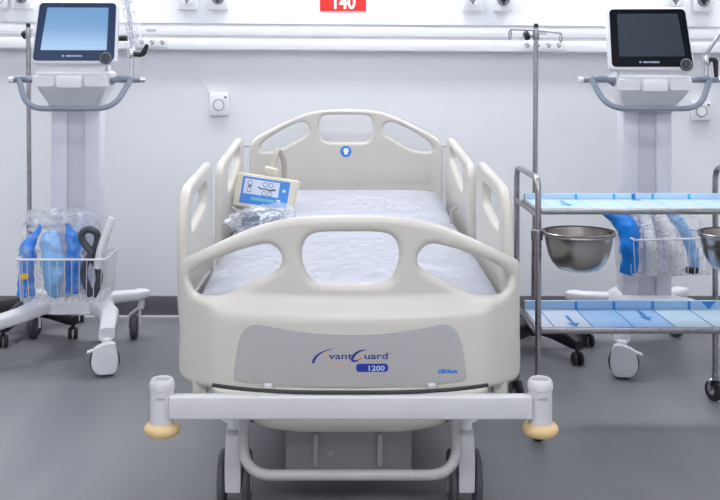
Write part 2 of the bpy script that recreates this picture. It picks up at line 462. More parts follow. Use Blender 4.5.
sF = 357.0
def fp_(px, py):
    Y = FY + fbend((px-350.5)/sF)
    u = (px-341)*Y/F-BX
    return (u*(1+.012*sstep(.40, .47, abs(u))), 1.256-(py-71)*Y/F)
out = [(180.5, 364), (183, 375.5), (193, 381.5), (225, 384), (280, 386), (350.5, 387)]
top = [(181, 330), (181, 290), (180.6, 272), (181.2, 264), (186, 259.5), (205, 249), (228, 238), (256, 226.5), (280, 220), (305, 216.5), (350.5, 215)]
half = [fp_(x, y) for x, y in top]; low = [fp_(x, y) for x, y in out]
loopF = low[::-1] + half + [(-u, z) for u, z in half[::-1][1:]] + [(-u, z) for u, z in low[:-1]]
loopF = smooth_loop(loopF, 3)
holeC = [(318, 232), (350.5, 231), (383, 232), (395, 239), (399, 254), (396, 268), (386, 280.5), (350.5, 283), (315, 280.5), (305, 268), (302, 254), (306, 239)]
holeL = [(191, 280), (195, 271), (208, 261.5), (235, 251), (262, 243.5), (274, 245), (281.5, 254), (281.5, 264), (273, 272), (250, 282.5), (228, 293.5), (212, 295.5), (197, 293)]
holeR = [(699.5-x, y) for x, y in holeL][::-1]
loops = [loopF] + [smooth_loop([fp_(x, y) for x, y in h], 4) for h in (holeC, holeL, holeR)]
bm = plate(loops, FT, .020, cut=.017, bres=5)
for v in bm.verts:
    u, z, d = v.co.x, v.co.y, v.co.z
    fr = d > 0
    y = FY + fbend(u) - d - (bulge(u, z)*sstep(-FT/2, FT/2, d) )
    v.co = V((BX+u, y, z))
foot = obj('footboard', bm, M['bed'], bed, smooth=50)

def on_front(bm, off=.0012, par=None, name='mark', m=None, smooth=0, label=None):
    """wrap a flat XY drawing (u,z) on the footboard's outer face"""
    for v in bm.verts:
        u, z, d = v.co; v.co = V((BX+u, front_y(u, z)-off-d, z))
    return obj(name, bm, m, par or foot, smooth=smooth, label=label)
s2 = 363.5
def gu(px): return (px-350.5)/s2
def gz(py): return 1.256-(py-71)/s2
pan = [(234, 379), (235.5, 363), (239.5, 341), (245.5, 329), (257, 324.5), (275, 327.5), (312, 332.5), (350.5, 334)]
ploop = [(gu(x), gz(y)) for x, y in pan] + [(-gu(x), gz(y)) for x, y in pan[::-1][1:]] + [(gu(x), gz(y)) for x, y in ((463, 382), (440, 384.5), (350.5, 387), (261, 384.5), (238, 382))]
bm = plate([smooth_loop(ploop, 3)], .004, .001, cut=.02, bres=1)
panel = on_front(bm, .0016, name='label_panel', m=M['bedgrey'], smooth=30, label='smooth grey inset label panel')
PO = .0042
def mark(name, bm, m, label=None): return on_front(bm, PO, foot, name, m, label=label)
def px2(pts): return [(gu(x), gz(y)) for x, y in pts]
w = [.0006+.0056*sin(pi*min(1, .15+i/14*.85))*(1-.75*i/14) for i in range(15)]
mark('logo_stroke', ribbon(px2(bez((313.5, 363), (315, 352), (334, 348))), [.0065, .0075, .0075, .007, .0065, .006, .005, .0045, .004, .0035, .003, .0025, .002, .0015, .001]), M['ink'])
mark('logo_stroke', ribbon(px2(bez((324, 352), (326, 353), (329.5, 358.5))), .0038), M['orange'])
mark('logo_stroke', ribbon(px2(bez((329, 363), (338, 368), (347, 361.5))), [.0006+.0034*sin(pi*i/14) for i in range(15)]), M['orange'])
mark('logo_stroke', ribbon(px2(bez((367, 349.3), (356, 350), (352.5, 358))+bez((352.5, 358), (352.5, 363.5), (362, 357.5))[1:]), [.001+.006*sin(pi*i/28)**.8 for i in range(29)]), M['ink'])
mark('logo_stroke', ribbon(px2(bez((357, 358.5), (360, 359), (362.5, 355))), .0035), M['orange'])
def mtext(s, size, cx, cy, m, name, bold=0, sx=1.0, off=0):
    t = text(s, size, .0004, bold, sx=sx); t.transform(Matrix.Translation((gu(cx), gz(cy), off))); return mark(name, t, m)
mtext('vant', .0245, 341, 358.5, M['ink'], 'lettering', .0003, 1.55)
mtext('uard', .0245, 376.5, 358.5, M['ink'], 'lettering', .0003, 1.5)
mtext('TM', .005, 390.3, 354, M['ink'], 'lettering')
pl = round_poly(px2([(356.5, 363.2), (388.5, 363.2), (388.5, 371.4), (356.5, 371.4)][::-1]), .011, 8)
mark('model_badge', plate([pl], .0012, .0002, bres=0), M['pill'])
mtext('1200', .0195, 376.3, 370.1, M['disppale'], 'model_number', .0002, 1.25, .0012)
mtext('Hill-Rom', .0150, 448.5, 373.8, M['skyblue'], 'maker_lettering', .0007, .98)

# headboard ---------------------------------------------------------------
HY = 5.04; sH = F/HY
def hu(px): return (px-346.2)/sH
def hz(py): return 1.256-(py-71)/sH
half = [(250.3, 215), (250.3, 180), (250.3, 150), (252, 141.5), (258, 136), (275, 127), (296, 117), (310, 112), (325, 109.6), (346.2, 109)]
half = [(hu(x), hz(y)) for x, y in half]
loopH = [(0, .47), (-.25, .47), (-.45, .47)] + half + [(-u, z) for u, z in half[::-1][1:]] + [(.45, .47), (.25, .47)]
loopH = round_poly(loopH, .03, 3)
hC = [(326, 115), (346.2, 114.5), (366, 115), (371.5, 119), (373.3, 128), (371, 136), (365, 141.5), (346.2, 142), (327, 141.5), (321, 136), (319, 128), (320.7, 119)]
hL = [(260.2, 147), (264, 141.5), (274, 134.5), (288, 127), (299, 122.3), (306.5, 123), (309.5, 128), (307, 134), (296, 140.5), (281, 148.5), (268, 151), (262, 150.5)]
hR = [(692.4-x, y) for x, y in hL][::-1]
bm = plate([loopH] + [smooth_loop([(hu(x), hz(y)) for x, y in h], 3) for h in (hC, hL, hR)], .05, .015, cut=.03, bres=4)
for v in bm.verts:
    u, z, d = v.co; v.co = V((BX+u, HY - d - .03*(max(0, abs(u)-.40)/.075)**2 + .022*sstep(.80, .70, z)*0, z))
head = obj('headboard', bm, M['bed'], bed, smooth=50)
ec = (BX+hu(346), HY-.0255, hz(151)); RX = Matrix.Rotation(pi/2, 4, 'X')
em = obj('emblem', lathe([(0, .002), (.027, .002), (.028, 0), (0, 0)], ec, mtx=RX, n=32), M['emblem'], head)
g = plate([smooth_loop([(-.007, -.014), (.006, -.015), (.009, -.006), (.014, .002), (.012, .012), (.002, .016), (-.009, .013), (-.013, .004), (-.009, -.003)], 4)], .001, .0002, bres=0)
g.transform(Matrix.Translation((ec[0], ec[1]-.0025, ec[2])) @ XZ); obj('emblem_symbol', g, M['signwhite'], head, smooth=0)
for s in (-1, 1):
    obj('side_rod', cyl((BX+s*.487, HY-.03, hz(146)), .0045, .05, 'X', 10), M['frame'], head)

# side rails --------------------------------------------------------------
def side_rail(s, outline, hole, lab, off):
    bm = plate([round_poly(outline[0], outline[1], 6), round_poly(hole[0], hole[1], 6)], .032, .013, cut=.05, bres=4)
    x = BX+s*off
    for v in bm.verts:
        y, z, d = v.co; v.co = V((x + d - s*.012*sstep(.62, .42, z), y, z))
    o = obj('side_rail', bm, M['bed'], bed, smooth=50, label=lab)
    return o
fo = ([(2.975, .46), (3.585, .43), (3.585, .945), (2.975, .908)], [.08, .06, .075, .13])
fh = ([(3.055, .775), (3.20, .78), (3.42, .815), (3.42, .885), (3.085, .866)][::-1], [.045, .045, .045, .05, .05])
ho = ([(3.93, .44), (4.80, .46), (4.80, .955), (3.93, .895)], [.06, .08, .12, .10])
hh = ([(4.12, .765), (4.26, .77), (4.64, .852), (4.64, .912), (4.12, .865)][::-1], [.045, .05, .05, .05, .05])
for s, n in ((-1, 'left'), (1, 'right')):
    a = side_rail(s, fo, fh, '%s foot-end side rail with grip opening' % n, .489 if s < 0 else .464)
    b = side_rail(s, ho, hh, '%s head-end side rail with grip opening' % n, .497 if s < 0 else .483)
    xi = BX+s*((.489 if s < 0 else .466)-.020)
    for r_, y0, y1 in ((a, 3.08, 3.45), (b, 4.08, 4.55)):
        obj('rail_recess', B(xi-.004 if s > 0 else xi-.004, xi+.006, y0, y1, .50, .585, bev=.004), M['bedgrey'], r_)
    obj('release_handle', sweep(fillet([(xi-s*.006, 4.08, .71), (xi-s*.03, 4.08, .70), (xi-s*.03, 4.08, .63), (xi-s*.006, 4.08, .61)], .02), .006, 8), M['frame'], b)
    for yy, r_ in ((3.15, a), (3.42, a), (4.2, b), (4.55, b)):
        obj('rail_arm', sweep(fillet([(BX+s*.41, yy, .40), (BX+s*.462, yy, .43), (BX+s*.466, yy, .52)], .03), .016, 10), M['frame'], r_)

# mattress deck and chassis -------------------------------------------------
obj('mattress_deck', B(BX-.43, BX+.43, 2.95, 5.0, .40, .475, bev=.012), M['bed'], bed)
obj('chassis', B(BX-.30, BX+.30, 3.05, 4.9, .20, .27, bev=.01), M['darkbox'], bed)
for y in (3.45, 4.5):
    obj('lift_column', B(BX-.12, BX+.12, y-.09, y+.09, .265, .41, bev=.01), M['darkbox'], bed)
obj('undercarriage_cover', B(BX-.19, BX+.185, 3.02, 3.55, .068, .205, bev=.006), M['darkbox'], bed)
uc = [c for c in COL.objects if c.name == 'undercarriage_cover'][0]
uc.data.materials[0] = mat('box_grey', (.30, .295, .30), .5, 0, .04)
for dx in (-.10, .09): obj('cover_rib', B(BX+dx-.008, BX+dx+.008, 3.005, 3.022, .09, .185, bev=.003), M['frame'], uc)
obj('cover_screw', cyl((BX-.055, 3.018, .125), .007, .008, 'Y', 12), M['frame'], uc)
# rounded valance below the bumper
vl = stack([(BX, 2.98, .243, .265, .13), (BX, 2.98, .250, .275, .14), (BX, 2.98, .285, .285, .15), (BX, 2.98, .30, .285, .15)], 40, 7)
for v in vl.verts: v.co.z += .06*(abs(v.co.x-BX)/.285)**2*(.3-v.co.z)/.06*.35
obj('frame_cover', vl, M['bed'], bed, smooth=60)
# end frame between board and bumper
lipb = stack([(BX, 2.90, .383, .365, .115), (BX, 2.90, .377, .385, .132), (BX, 2.90, .366, .385, .132), (BX, 2.90, .36, .365, .115)], 48, 5)
obj('end_frame', lipb, M['bed'], bed, smooth=60)
obj('end_cable', sweep([(BX-.372+.744*i/24, 2.690+.075*abs(i/12-1)**3, .4085-.004*abs(i/12-1)**3) for i in range(25)], .0055, 8), M['rubber'], bed)
for u in (-.225, .225): obj('mount_bolt', cyl((BX+u, 2.80, .390), .013, .014, 'Z', 16, .003), M['steelpaint'], bed)
for s in (-1, 1):
    obj('board_bracket', B(BX+s*.425-.02, BX+s*.425+.02, 2.885, 2.935, .335, .385, bev=.004), M['tan'] if 0 else M['bed'], bed)
    obj('bracket_black_stop', B(BX+s*.362-.012, BX+s*.362+.012, 2.89, 2.93, .335, .385, bev=.003), M['black'], bed)  # black block just inside each board bracket
# bumper bar
BY = 2.70
obj('bumper_bar', B(BX-.478, BX+.478, BY-.03, BY+.004, .342, .403, bev=.006, seg=3), M['steelpaint'], bed)
for s in (-1, 1):
    obj('bumper_arm', B(BX+s*.34-.03, BX+s*.34+.03, BY+.0, 2.98, .345, .370, bev=.005), M['steelpaint'], bed)
    cx = .027+s*.5005
    p = lathe([(0, .312), (.029, .312), (.031, .314), (.031, .414), (.0332, .416), (.0332, .430), (.032, .433), (.029, .440), (.0255, .443), (.0225, .441), (.0215, .437), (.0215, .400), (0, .398)], (cx, BY, 0), 40)
    po = obj('bumper_post', p, M['steelpaint'], bed, smooth=40)
    obj('bumper_roller', lathe([(0, .326), (.030, .326), (.041, .323), (.0465, .316), (.048, .309), (.045, .300), (.038, .294), (.025, .2915), (0, .2915)], (cx, BY, 0), 40), M['tan'], po, smooth=60, label='tan rubber bumper roller')
    obj('end_slot', B(cx-.012, cx+.012, BY-.0325, BY-.029, .394, .40), M['frame'], po, smooth=0)
# pedal loop
lp = fillet([(BX-.318, 2.80, .30), (BX-.318, 2.80, .155), (BX-.318, 2.80, .142), (BX+.318, 2.80, .142), (BX+.318, 2.80, .155), (BX+.318, 2.80, .30)], [0, .0, .085, .085, 0, 0], 10)
lp = fillet([(BX-.295, 2.86, .30), (BX-.295, 2.80, .147), (BX+.295, 2.80, .147), (BX+.295, 2.86, .30)], .085, 10)
obj('pedal_bar', sweep(lp, .015, 14), M['frame'], bed, smooth=60)
# casters of the bed
def bed_caster(x, y):
    f = NB()
    pr = [(.036, .245), (.036, .265), (.0, .265)]
    c = obj('caster', lathe([(0, .225), (.022, .225), (.022, .245), (.038, .25), (.038, .27), (0, .27)], (x, y, 0), 28), M['white'], bed)
    hs = [( (x, y+dy, z), .024, hh2, (1, 0, 0)) for dy, z, hh2 in ()]
    f = NB(); prof = [(-.058, .06), (-.064, .11), (-.060, .17), (-.035, .215), (0, .23), (.03, .225), (.03, .06)]
    fp = plate([prof[::-1]], .046, .004, bres=2); fp.transform(Matrix(((0, 0, 1, x), (1, 0, 0, y), (0, 1, 0, 0), (0, 0, 0, 1)))); 
    obj('fork', fp, M['steelpaint'], c)
    for s in (-1, 1):
        wl = lathe([(0, -.012), (.05, -.012), (.072, -.010), (.078, -.004), (.078, .004), (.072, .010), (.05, .012), (0, .012)], n=36, mtx=Matrix.Rotation(pi/2, 4, 'Y')); wl.transform(Matrix.Translation((x+s*.036, y+.012, .078)))
        w_ = obj('wheel', wl, M['tyre'], c, smooth=40)
        obj('wheel_hub', cyl((x+s*.046, y+.012, .078), .045, .008, 'X', 28, .002), M['frame'], c)
for x in (BX-.332, BX+.332):
    for y in (2.95, 4.75): bed_caster(x, y)
# end posts that carry the casters up to the deck
for s in (-1, 1):
    for y in (2.99, 4.75): obj('corner_leg', B(BX+s*.332-.03, BX+s*.332+.03, y-.03, y+.03, .265, .41, bev=.005), M['frame'], bed)
# gooseneck arm and control pendant
PX0, PY, = wx(267, 4.28), 4.28
gp = fillet([(-.385, 4.5, .69), (-.30, 4.46, .70), (wx(284, 4.42), 4.43, .735), (wx(284.5, 4.40), 4.41, wz(160, 4.4)), (wx(277, 4.36), 4.36, wz(147, 4.36)), (wx(272, 4.31), 4.31, wz(172, 4.30))], .05, 8)
arm = obj('pendant_arm', sweep(gp, .0125, 12), M['armshade'], bed, smooth=60, label='bent cream gooseneck arm of the control')
obj('arm_collar', cyl((wx(271, 4.30), 4.305, wz(171, 4.30)), .028, .03, Matrix.Rotation(R(12), 4, 'Y'), 20, .005), M['cream'], arm)
obj('arm_clamp', B(-.452, -.375, 4.46, 4.54, .665, .715, bev=.008), M['cream'], arm)
PM = Matrix.Translation((wx(266, PY), PY, wz(193.5, PY))) @ Matrix.Rotation(R(8.5), 4, 'Y') @ Matrix.Rotation(R(-16), 4, 'X') @ XZ
k = PY/F*1.10
def pnt(bm): bm.transform(PM); return bm
pd = plate([round_poly([(-28*k, -15.5*k), (25.5*k, -16*k), (29.5*k, 15.5*k), (-29*k, 15.5*k)], .014, 5)], .042, .008, bres=3)
pend = obj('control_pendant', pnt(pd), M['cream'], bed, smooth=50, label='cream handheld bed control with blue display panel')
def flat(x0, x1, y0, y1, d0, d1): return B(x0*k, x1*k, y0*k, y1*k, d0, d1)
obj('display_panel', pnt(flat(-22.5, 20.5, -12.2, 12.2, .0195, .0222)), M['dispblue'], pend, smooth=0, label='blue printed display panel')
obj('button_field', pnt(flat(-20.5, 11.5, -3.2, 10.4, .0215, .0228)), M['disppale'], pend, smooth=0)
def icon(cx, cy, r=2.0):
    obj('button_icon', pnt(sweep([((cx+r*cos(2*pi*i/16))*k, (cy+r*sin(2*pi*i/16))*k, .0232) for i in range(16)], .0012, 5, closed=True)), M['greytxt'], pend)
for cx, cy in ((-15.5, 7), (-15.5, .5), (-1.5, 7), (3.8, 7), (-1.5, -1), (3.8, -1)): icon(cx, cy)
bi = ribbon([(x*k, y*k) for x, y in ((-8, 4.5), (-5, 2.6), (-1, 3.2), (3, 2.2), (8.5, 3.6))], [.004, .006, .005, .007, .008], .0004); bi.transform(Matrix.Translation((0, 0, .0232))); obj("bed_icon", pnt(bi), M["greytxt"], pend, smooth=0)
obj('teal_stripe', pnt(flat(-13, 9, -8.4, -5.6, .0215, .0228)), M['teal'], pend, smooth=0)
obj('key_icon', pnt(flat(-17, -13.5, 3.2, 4.6, .0222, .0232)), M['greytxt'], pend, smooth=0)
obj('corner_icon', pnt(flat(14.5, 17.5, 2.5, 5, .0215, .0228)), M['disppale'], pend, smooth=0)
obj('corner_icon', pnt(flat(10.5, 14, -6.5, -5, .0215, .0228)), M['disppale'], pend, smooth=0)

# ------------------------------------------------------------------ mattress in its wrapping
mt = empty('mattress', (BX, 4.0, .475)); tag(mt, 'pale lilac mattress wrapped in clear plastic lying on the bed', 'mattress')
def mtop(y): return .640+.054*sstep(3.6, 4.9, y)
bm = B(-.5, .5, -.5, .5, -.5, .5); bmesh.ops.subdivide_edges(bm, edges=bm.edges[:], cuts=24, use_grid_fill=True)
for v in bm.verts:
    x, y, z = v.co*2; f = lambda a, b: math.copysign(abs(a)**1, a)
    ex = 1-.03*(abs(z)**6); Y = 3.965+y*.985*ex; X = BX+x*.435*ex
    top_ = mtop(Y) - .012*(abs(x)**8) - .012*(abs(y)**10)
    v.co = V((X, Y, .477+(z+1)/2*(top_-.477)))
obj('mattress_core', bm, M['mattress'], mt, smooth=60)
bm = NB(); nx, ny = 60, 130; gr = []
for j in range(ny+1):
    row = []
    for i in range(nx+1):
        x = (i/nx*2-1); y = j/ny
        X = BX+x*.452; Y = 2.985+y*1.975
        q = V((X*5.5, Y*2.6, 0)); w_ = abs(noise.noise(q))*.9+abs(noise.noise(q*2.7+V((3, 7, 1))))*.6+abs(noise.noise(q*6))*.2
        Z = mtop(Y)+.004+.018*w_ - .012*sstep(.96, 1, y)
        Z -= .10*sstep(.93, 1.0, abs(x)) + .11*sstep(.018, 0, y)
        row.append(bm.verts.new((X, Y, Z)))
    gr.append(row)
for j in range(ny):
    for i in range(nx): bm.faces.new((gr[j][i], gr[j][i+1], gr[j+1][i+1], gr[j+1][i]))
obj('plastic_wrap', bm, M['wrap'], mt, smooth=70, label='crinkled clear plastic wrap')

# ------------------------------------------------------------------ soft bags and hoses
def bag(name, c, size, seed, m, lab, cat, parent=None, amp=.12, e=3.2, top=1.0, group=None, shear=0):
    t = bmesh.new(); bmesh.ops.create_icosphere(t, subdivisions=5, radius=1)
    for v in t.verts:
        p = v.co.normalized()
        k_ = (abs(p.x)**e+abs(p.y)**e+abs(p.z)**e)**(-1/e); q = p*k_
        o1 = V((seed*3.1, seed*1.7, seed)); d = 1+amp*(noise.noise(p*2.2+o1)+.7*abs(noise.noise(p*5+o1))+.45*abs(noise.noise(p*11+o1)))-amp*.3
        q = q*d; q.x *= 1+(top-1)*max(0, q.z)
        q.z = max(q.z, -1)
        q.z += shear*q.x*max(0, q.z+1)/2
        v.co = V(c)+V((q.x*size[0], q.y*size[1], q.z*size[2]))
    o = obj(name, t, m, parent, smooth=25, origin=None if parent else (c[0], c[1], c[2]-size[2]))
    if lab: tag(o, lab, cat, group)
    return o
def spline3(pts, n=8):
    pts = [V(p) for p in pts]; P = [pts[0]]+pts+[pts[-1]]; out = []
    for i in range(1, len(P)-2):
        for s in range(n):
            t = s/n; p0, p1, p2, p3 = P[i-1:i+3]
            out.append(.5*((2*p1)+(-p0+p2)*t+(2*p0-5*p1+4*p2-p3)*t*t+(-p0+3*p1-3*p2+p3)*t**3))
    out.append(pts[-1]); return out
def hose(name, pts, r, m, lab, cat='breathing hose', ribs=True, sq=None, group=None):
    path = spline3(pts, 10)
    if isinstance(r, list):
        n_ = len(path)-1; rad = []
        for i in range(n_+1):
            f = i/n_*(len(r)-1); j = min(int(f), len(r)-2); rad.append(r[j]+(r[j+1]-r[j])*(f-j))
    else: rad = [r*(1+(.09*(-1)**i if ribs else 0)) for i in range(len(path))]
    bm = sweep(path, rad, 12 if ribs else 28, sq=sq)
    if not ribs and cat == 'breathing hose':      # soft folds
        for v in bm.verts: v.co += .011*noise.noise_vector(v.co*14)+.007*noise.noise_vector(v.co*34)
    o = obj(name, bm, m, smooth=60, origin=tuple(pts[0]))
    return tag(o, lab, cat, group)

bag('plastic_bag', (wx(261, 3.90), 3.90, .695), (.132, .10, .048), 3, M['film'], 'crumpled clear plastic bag lying on the mattress below the bed control', 'plastic bag', amp=.16, e=2.3, shear=.45)
cs = []
for i in range(60):
    a = i/60*2*pi*3.3; cs.append((wx(264, 3.93)+.085*cos(a)*(1-.15*i/60), 3.93+.055*sin(a),   .676+.030*i/60+.012*sin(a*1.3)))
tag(obj('coiled_cable', sweep(cs, .008, 8), mat('cable_slate', (.16, .20, .27), .4), origin=(wx(264, 3.93), 3.93, .66)), 'slate grey coiled cable inside the plastic bag on the mattress', 'cable')

# ================================================================== VENTILATORS
def vent(cx, cy, base_yaw, head_yaw, bright, which, leanarm):
    t = empty('ventilator', (0, 0, 0))
    RB = Matrix.Rotation(R(base_yaw), 4, 'Z'); RH = Matrix.Rotation(R(head_yaw), 4, 'Z')
    def bp(name, bm, m, par=t, **k_): bm.transform(RB); return obj(name, bm, m, par, **k_)
    def hp(name, bm, m, par=t, **k_): bm.transform(RH); return obj(name, bm, m, par, **k_)
    # column of two uprights and a recessed middle
    for s in (-1, 1):
        hp('column_upright', B(s*.072-.035, s*.072+.035, -.075, .075, .24, 1.13, bev=.008), M['column'])
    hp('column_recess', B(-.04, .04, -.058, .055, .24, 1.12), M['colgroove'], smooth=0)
    # base
    hub = bp('base_hub', stack([(0, 0, .185, .12, .13), (0, 0, .195, .145, .155), (0, 0, .235, .14, .15), (0, 0, .262, .115, .12)], 36, 5), M['white'], smooth=60)
    tips = [(.215, -.385, 'f'), (-.33, -.385, 'f'), (.245, .20, 'b'), (-.295, .20, 'b')] if which == 'left' else [(.255, -.385, 'f'), (-.27, -.385, 'f'), (.28, .20, 'b'), (-.255, .20, 'b')]
    for x, y, kd in tips:
        s = math.copysign(1, x)
        if kd == 'f': pts = [(s*.06, -.05, .222, .05, .034), (s*.135, -.14, .224, .046, .032), (s*.19, -.22, .208, .040, .030), (x*.97, y*.86, .182, .036, .028), (x, y, .168, .034, .026)]
        else: pts = [(s*.06, .05, .220, .05, .030), (s*.15, .12, .212, .04, .025), (s*.22, .17, .208, .034, .023), (x, y, .208, .034, .024), (x+s*.025, y+.018, .208, .022, .018)]
        d = V((x, y, 0)).normalized(); sd = V((-d.y, d.x, 0))
        bp('base_leg', loft([(p[:3], p[3], p[4], sd) for p in pts], 18, 4), M['white'], smooth=60)
        cz = .062 if kd == 'f' else .055; r = cz
        if kd == 'f':
            c = bp('caster', cyl((x, y, .137), .021, .034, 'Z', 20, .004), M['white'])
            A = Matrix.Translation((x, y, 0)) @ Matrix.Rotation(R(12*s - base_yaw), 4, 'Z')
            wl = lathe([(0, -.018), (r*.8, -.018), (r, -.011), (r, .011), (r*.8, .018), (0, .018)], n=36, mtx=Matrix.Rotation(pi/2, 4, 'X')); wl.transform(A @ Matrix.Translation((-s*.008, .010, r)))
            bp('wheel', wl, M['tyre'], c, smooth=40)
            cov = plate([round_poly([(-.036, .010), (.040, .010), (.054, .06), (.038, .142), (.004, .142), (-.050, .122), (-.060, .05)][::1], .022, 5)], .034, .006, bres=3); cov.transform(A @ Matrix.Translation((-s*.004, -.022, 0)) @ (XZ if s > 0 else XZ @ Matrix.Diagonal((-1, 1, 1, 1))))
            bp('caster_cover', cov, M['white'], c, smooth=50)
            pt = loft([((-.03, -.022, .112), .012, .008, (0, 1, 0)), ((-.055, -.025, .112), .015, .006, (0, 1, 0)), ((-.078, -.028, .106), .017, .004, (0, 1, 0))], 12, 3); pt.transform(A @ (Matrix.Identity(4) if s > 0 else Matrix.Diagonal((-1, 1, 1, 1))))
            bp('brake_pedal', pt, M['white'], c)
        else:
            c = bp('caster', sweep([(x, y, .195), (x, y, .165), (x-s*.004, y-.01, .14)], .016, 12), M['white'])
            A = Matrix.Translation((x-s*.035, y-.005, 0)) @ Matrix.Rotation(R(8*s), 4, 'Z')
            wl = lathe([(0, -.019), (r*.8, -.019), (r, -.012), (r, .012), (r*.8, .019), (0, .019)], n=32, mtx=Matrix.Rotation(pi/2, 4, 'Y')); wl.transform(A @ Matrix.Translation((0, 0, r)))
            bp('wheel', wl, M['tyre'], c, smooth=40)
            for q in (-1, 1):
                fk = loft([((q*.026, 0, .04), .018, .004, (0, 1, 0)), ((q*.027, 0, .06), .018, .004, (0, 1, 0))], 10, 3) ; fk.free()
                bp('fork', sweep(fillet([(q*.026+x-s*.035, y-.005, .05), (q*.026+x-s*.035, y-.005, .105), (x-s*.006, y-.006, .15)], .02, 4), .0065, 8), M['white'], c)
    # wire basket in front of the column
    bx0, bx1, by0, by1, bz0, bz1 = (-.175, .195, -.335, -.095, .287, .467) if which == 'left' else (-.185, .190, -.335, -.095, .395, .552)
    bk = bp('basket', sweep(fillet([(bx0, by0, bz1), (bx1, by0, bz1), (bx1, by1, bz1), (bx0, by1, bz1), (bx0, by0+.01, bz1)], .015, 3), .0048, 8), M['wire'])
    nw = 12
    for i in range(nw):
        x = bx0+.012+(bx1-bx0-.024)*i/(nw-1); xi = x*.95
        bp('basket_wire', sweep(fillet([(x, by0, bz1), (xi, by0+.012, bz0), (xi, by1-.006, bz0), (x, by1, bz1)], .012, 3), .0019, 6), M['wire'], bk)
    for i in range(6):
        y = by0+.03+(by1-by0-.045)*i/5
        bp('basket_wire', sweep(fillet([(bx0, y, bz1), (bx0*.95, y, bz0), (bx1*.95, y, bz0), (bx1, y, bz1)], .012, 3), .0019, 6), M['wire'], bk)
    bp('basket_bracket', B(-.05, .05, by1, -.07, bz0+.08, bz0+.15), M['column'], bk)
    # head: body, handle, screen
    DZ = Matrix.Translation((0, 0, -.012 if which == 'left' else -.028))
    def dz_(bm): bm.transform(DZ); return bm
    body = hp('head_body', dz_(stack([(0, -.03, 1.105, .108, .085), (0, -.04, 1.135, .118, .10), (.004, -.06, 1.185, .146, .135), (.006, -.065, 1.205, .154, .145), (.006, -.07, 1.258, .156, .15), (0, -.065, 1.268, .15, .14)], 44, 9)), M['white'], smooth=40)
    hp('latch_cover', dz_(loft([((0, -.214, 1.222), .055, .028, (1, 0, 0)), ((0, -.224, 1.220), .054, .026, (1, 0, 0)), ((0, -.228, 1.218), .050, .021, (1, 0, 0))], 20, 8)), M['white'], body)
    for s in (-1, 1): hp('front_flap', dz_(loft([((s*.110, -.208, 1.225), .048, .025, (1, 0, 0)), ((s*.110, -.219, 1.223), .046, .022, (1, 0, 0))], 16, 8)), M['white'], body)
    hb = hp('handle_bar', sweep([(-.255 if which == 'left' else -.29, -.13, 1.217), (.29, -.13, 1.217)], .0125, 14), M['tube'])
    for s in (-1, 1):
        hp('end_cap', cyl((.0175+s*.2835 if which == 'left' else s*.301, -.13, 1.217), .0135, .022, 'X', 16, .003), M['chrome'] if s > 0 else M['white'], hb)
        hp('side_arm', sweep(fillet([(s*.15, -.08, 1.20), (s*.19, -.13, 1.225), (s*.25, -.145, 1.222)], .03, 4), .013, 10), M['tube'], hb)
    hp('loop_handle', sweep(fillet([(-.232 if which == 'left' else -.258, -.14, 1.222), (-.178 if which == 'left' else -.20, -.22, 1.095), (.19, -.22, 1.095), (.252, -.14, 1.222)], [0, .075, .075, 0], 8), .0125, 14), M['tube'], hb)
    # screen unit
    SM = Matrix.Translation((.016 if which == 'left' else -.012, -.15, 1.418 if which == 'left' else 1.391)) @ Matrix.Rotation(R(-9), 4, 'X') @ XZ
    def sp(name, bm, m, par, **k_): bm.transform(SM); return hp(name, bm, m, par, **k_)
    sh = [(-.184, -.138), (.180, -.138), (.184, .140), (-.160, .140)] if which == 'left' else [(-.176, -.138), (.186, -.138), (.160, .140), (-.180, .140)]
    mon = sp('monitor', plate([round_poly(sh, .026, 6)], .062, .012, bres=3), M['white'], t, smooth=45)
    ins = lambda d, dt, db: [(sh[0][0]+d, sh[0][1]+db), (sh[1][0]-d, sh[1][1]+db), (sh[2][0]-d, sh[2][1]-dt), (sh[3][0]+d, sh[3][1]-dt)]
    bz = plate([round_poly(ins(.0085, .009, .014), .02, 6)], .004, .001, bres=1); bz.transform(Matrix.Translation((0, 0, .031)))
    sp('bezel', bz, M['navy'] if bright else M['bezel'], mon, smooth=0)
    sc = plate([round_poly(ins(.041, .030, .060), .003, 2)], .002, .0003, bres=0); sc.transform(Matrix.Translation((0, 0, .0332)))
    sp('screen', sc, M['scr_reflect'] if bright else M['scr_off'], mon, smooth=0, label='lit blue reflecting screen' if bright else 'dark switched-off screen')
    kx = .136 if which == 'left' else .147
    bmk = cyl((kx, -.112, .033), .029, .003, 'Z', 30); sp('knob_surround', bmk, M['navy'] if bright else M['bezel'], mon)
    sp('knob', lathe([(0, .012), (.017, .012), (.020, .008), (.022, 0), (0, 0)], (kx, -.112, .034), 30), M['knobdark'], mon, smooth=50)
    sp('knob_ring', sweep([(kx+.0225*cos(2*pi*i/28), -.112+.0225*sin(2*pi*i/28), .037) for i in range(28)], .0018, 6, closed=True), M['frame'], mon)
    tx = text('HAMILTON MEDICAL', .0095, .0004, .0003, sx=.78); tx.transform(Matrix.Translation((.0, -.1065, .0336))); sp('brand_lettering', tx, M['disppale'], mon, smooth=0)
    sp('brand_mark', B(-.050, -.043, -.1065, -.0995, .0325, .034), M['disppale'], mon, smooth=0)
    tx = text('C6', .0001); tx.free()
    sp('rear_housing', B(-.14, .14, -.13, .115, -.115, -.02, bev=.02), M['white'], mon)
    hp('neck', B(-.145, .15, -.175, -.02, 1.225, 1.33, bev=.015), M['white'])
    # hose support arm on the handle end
    ax, ay, az = .252, -.125, (0 if leanarm == 'up' else -.032)
    if leanarm != 'up': ax = .240
    post = hp('support_post', sweep([(ax, ay, 1.21), (ax, ay, 1.315+az)], .0105, 12), M['chrome'])
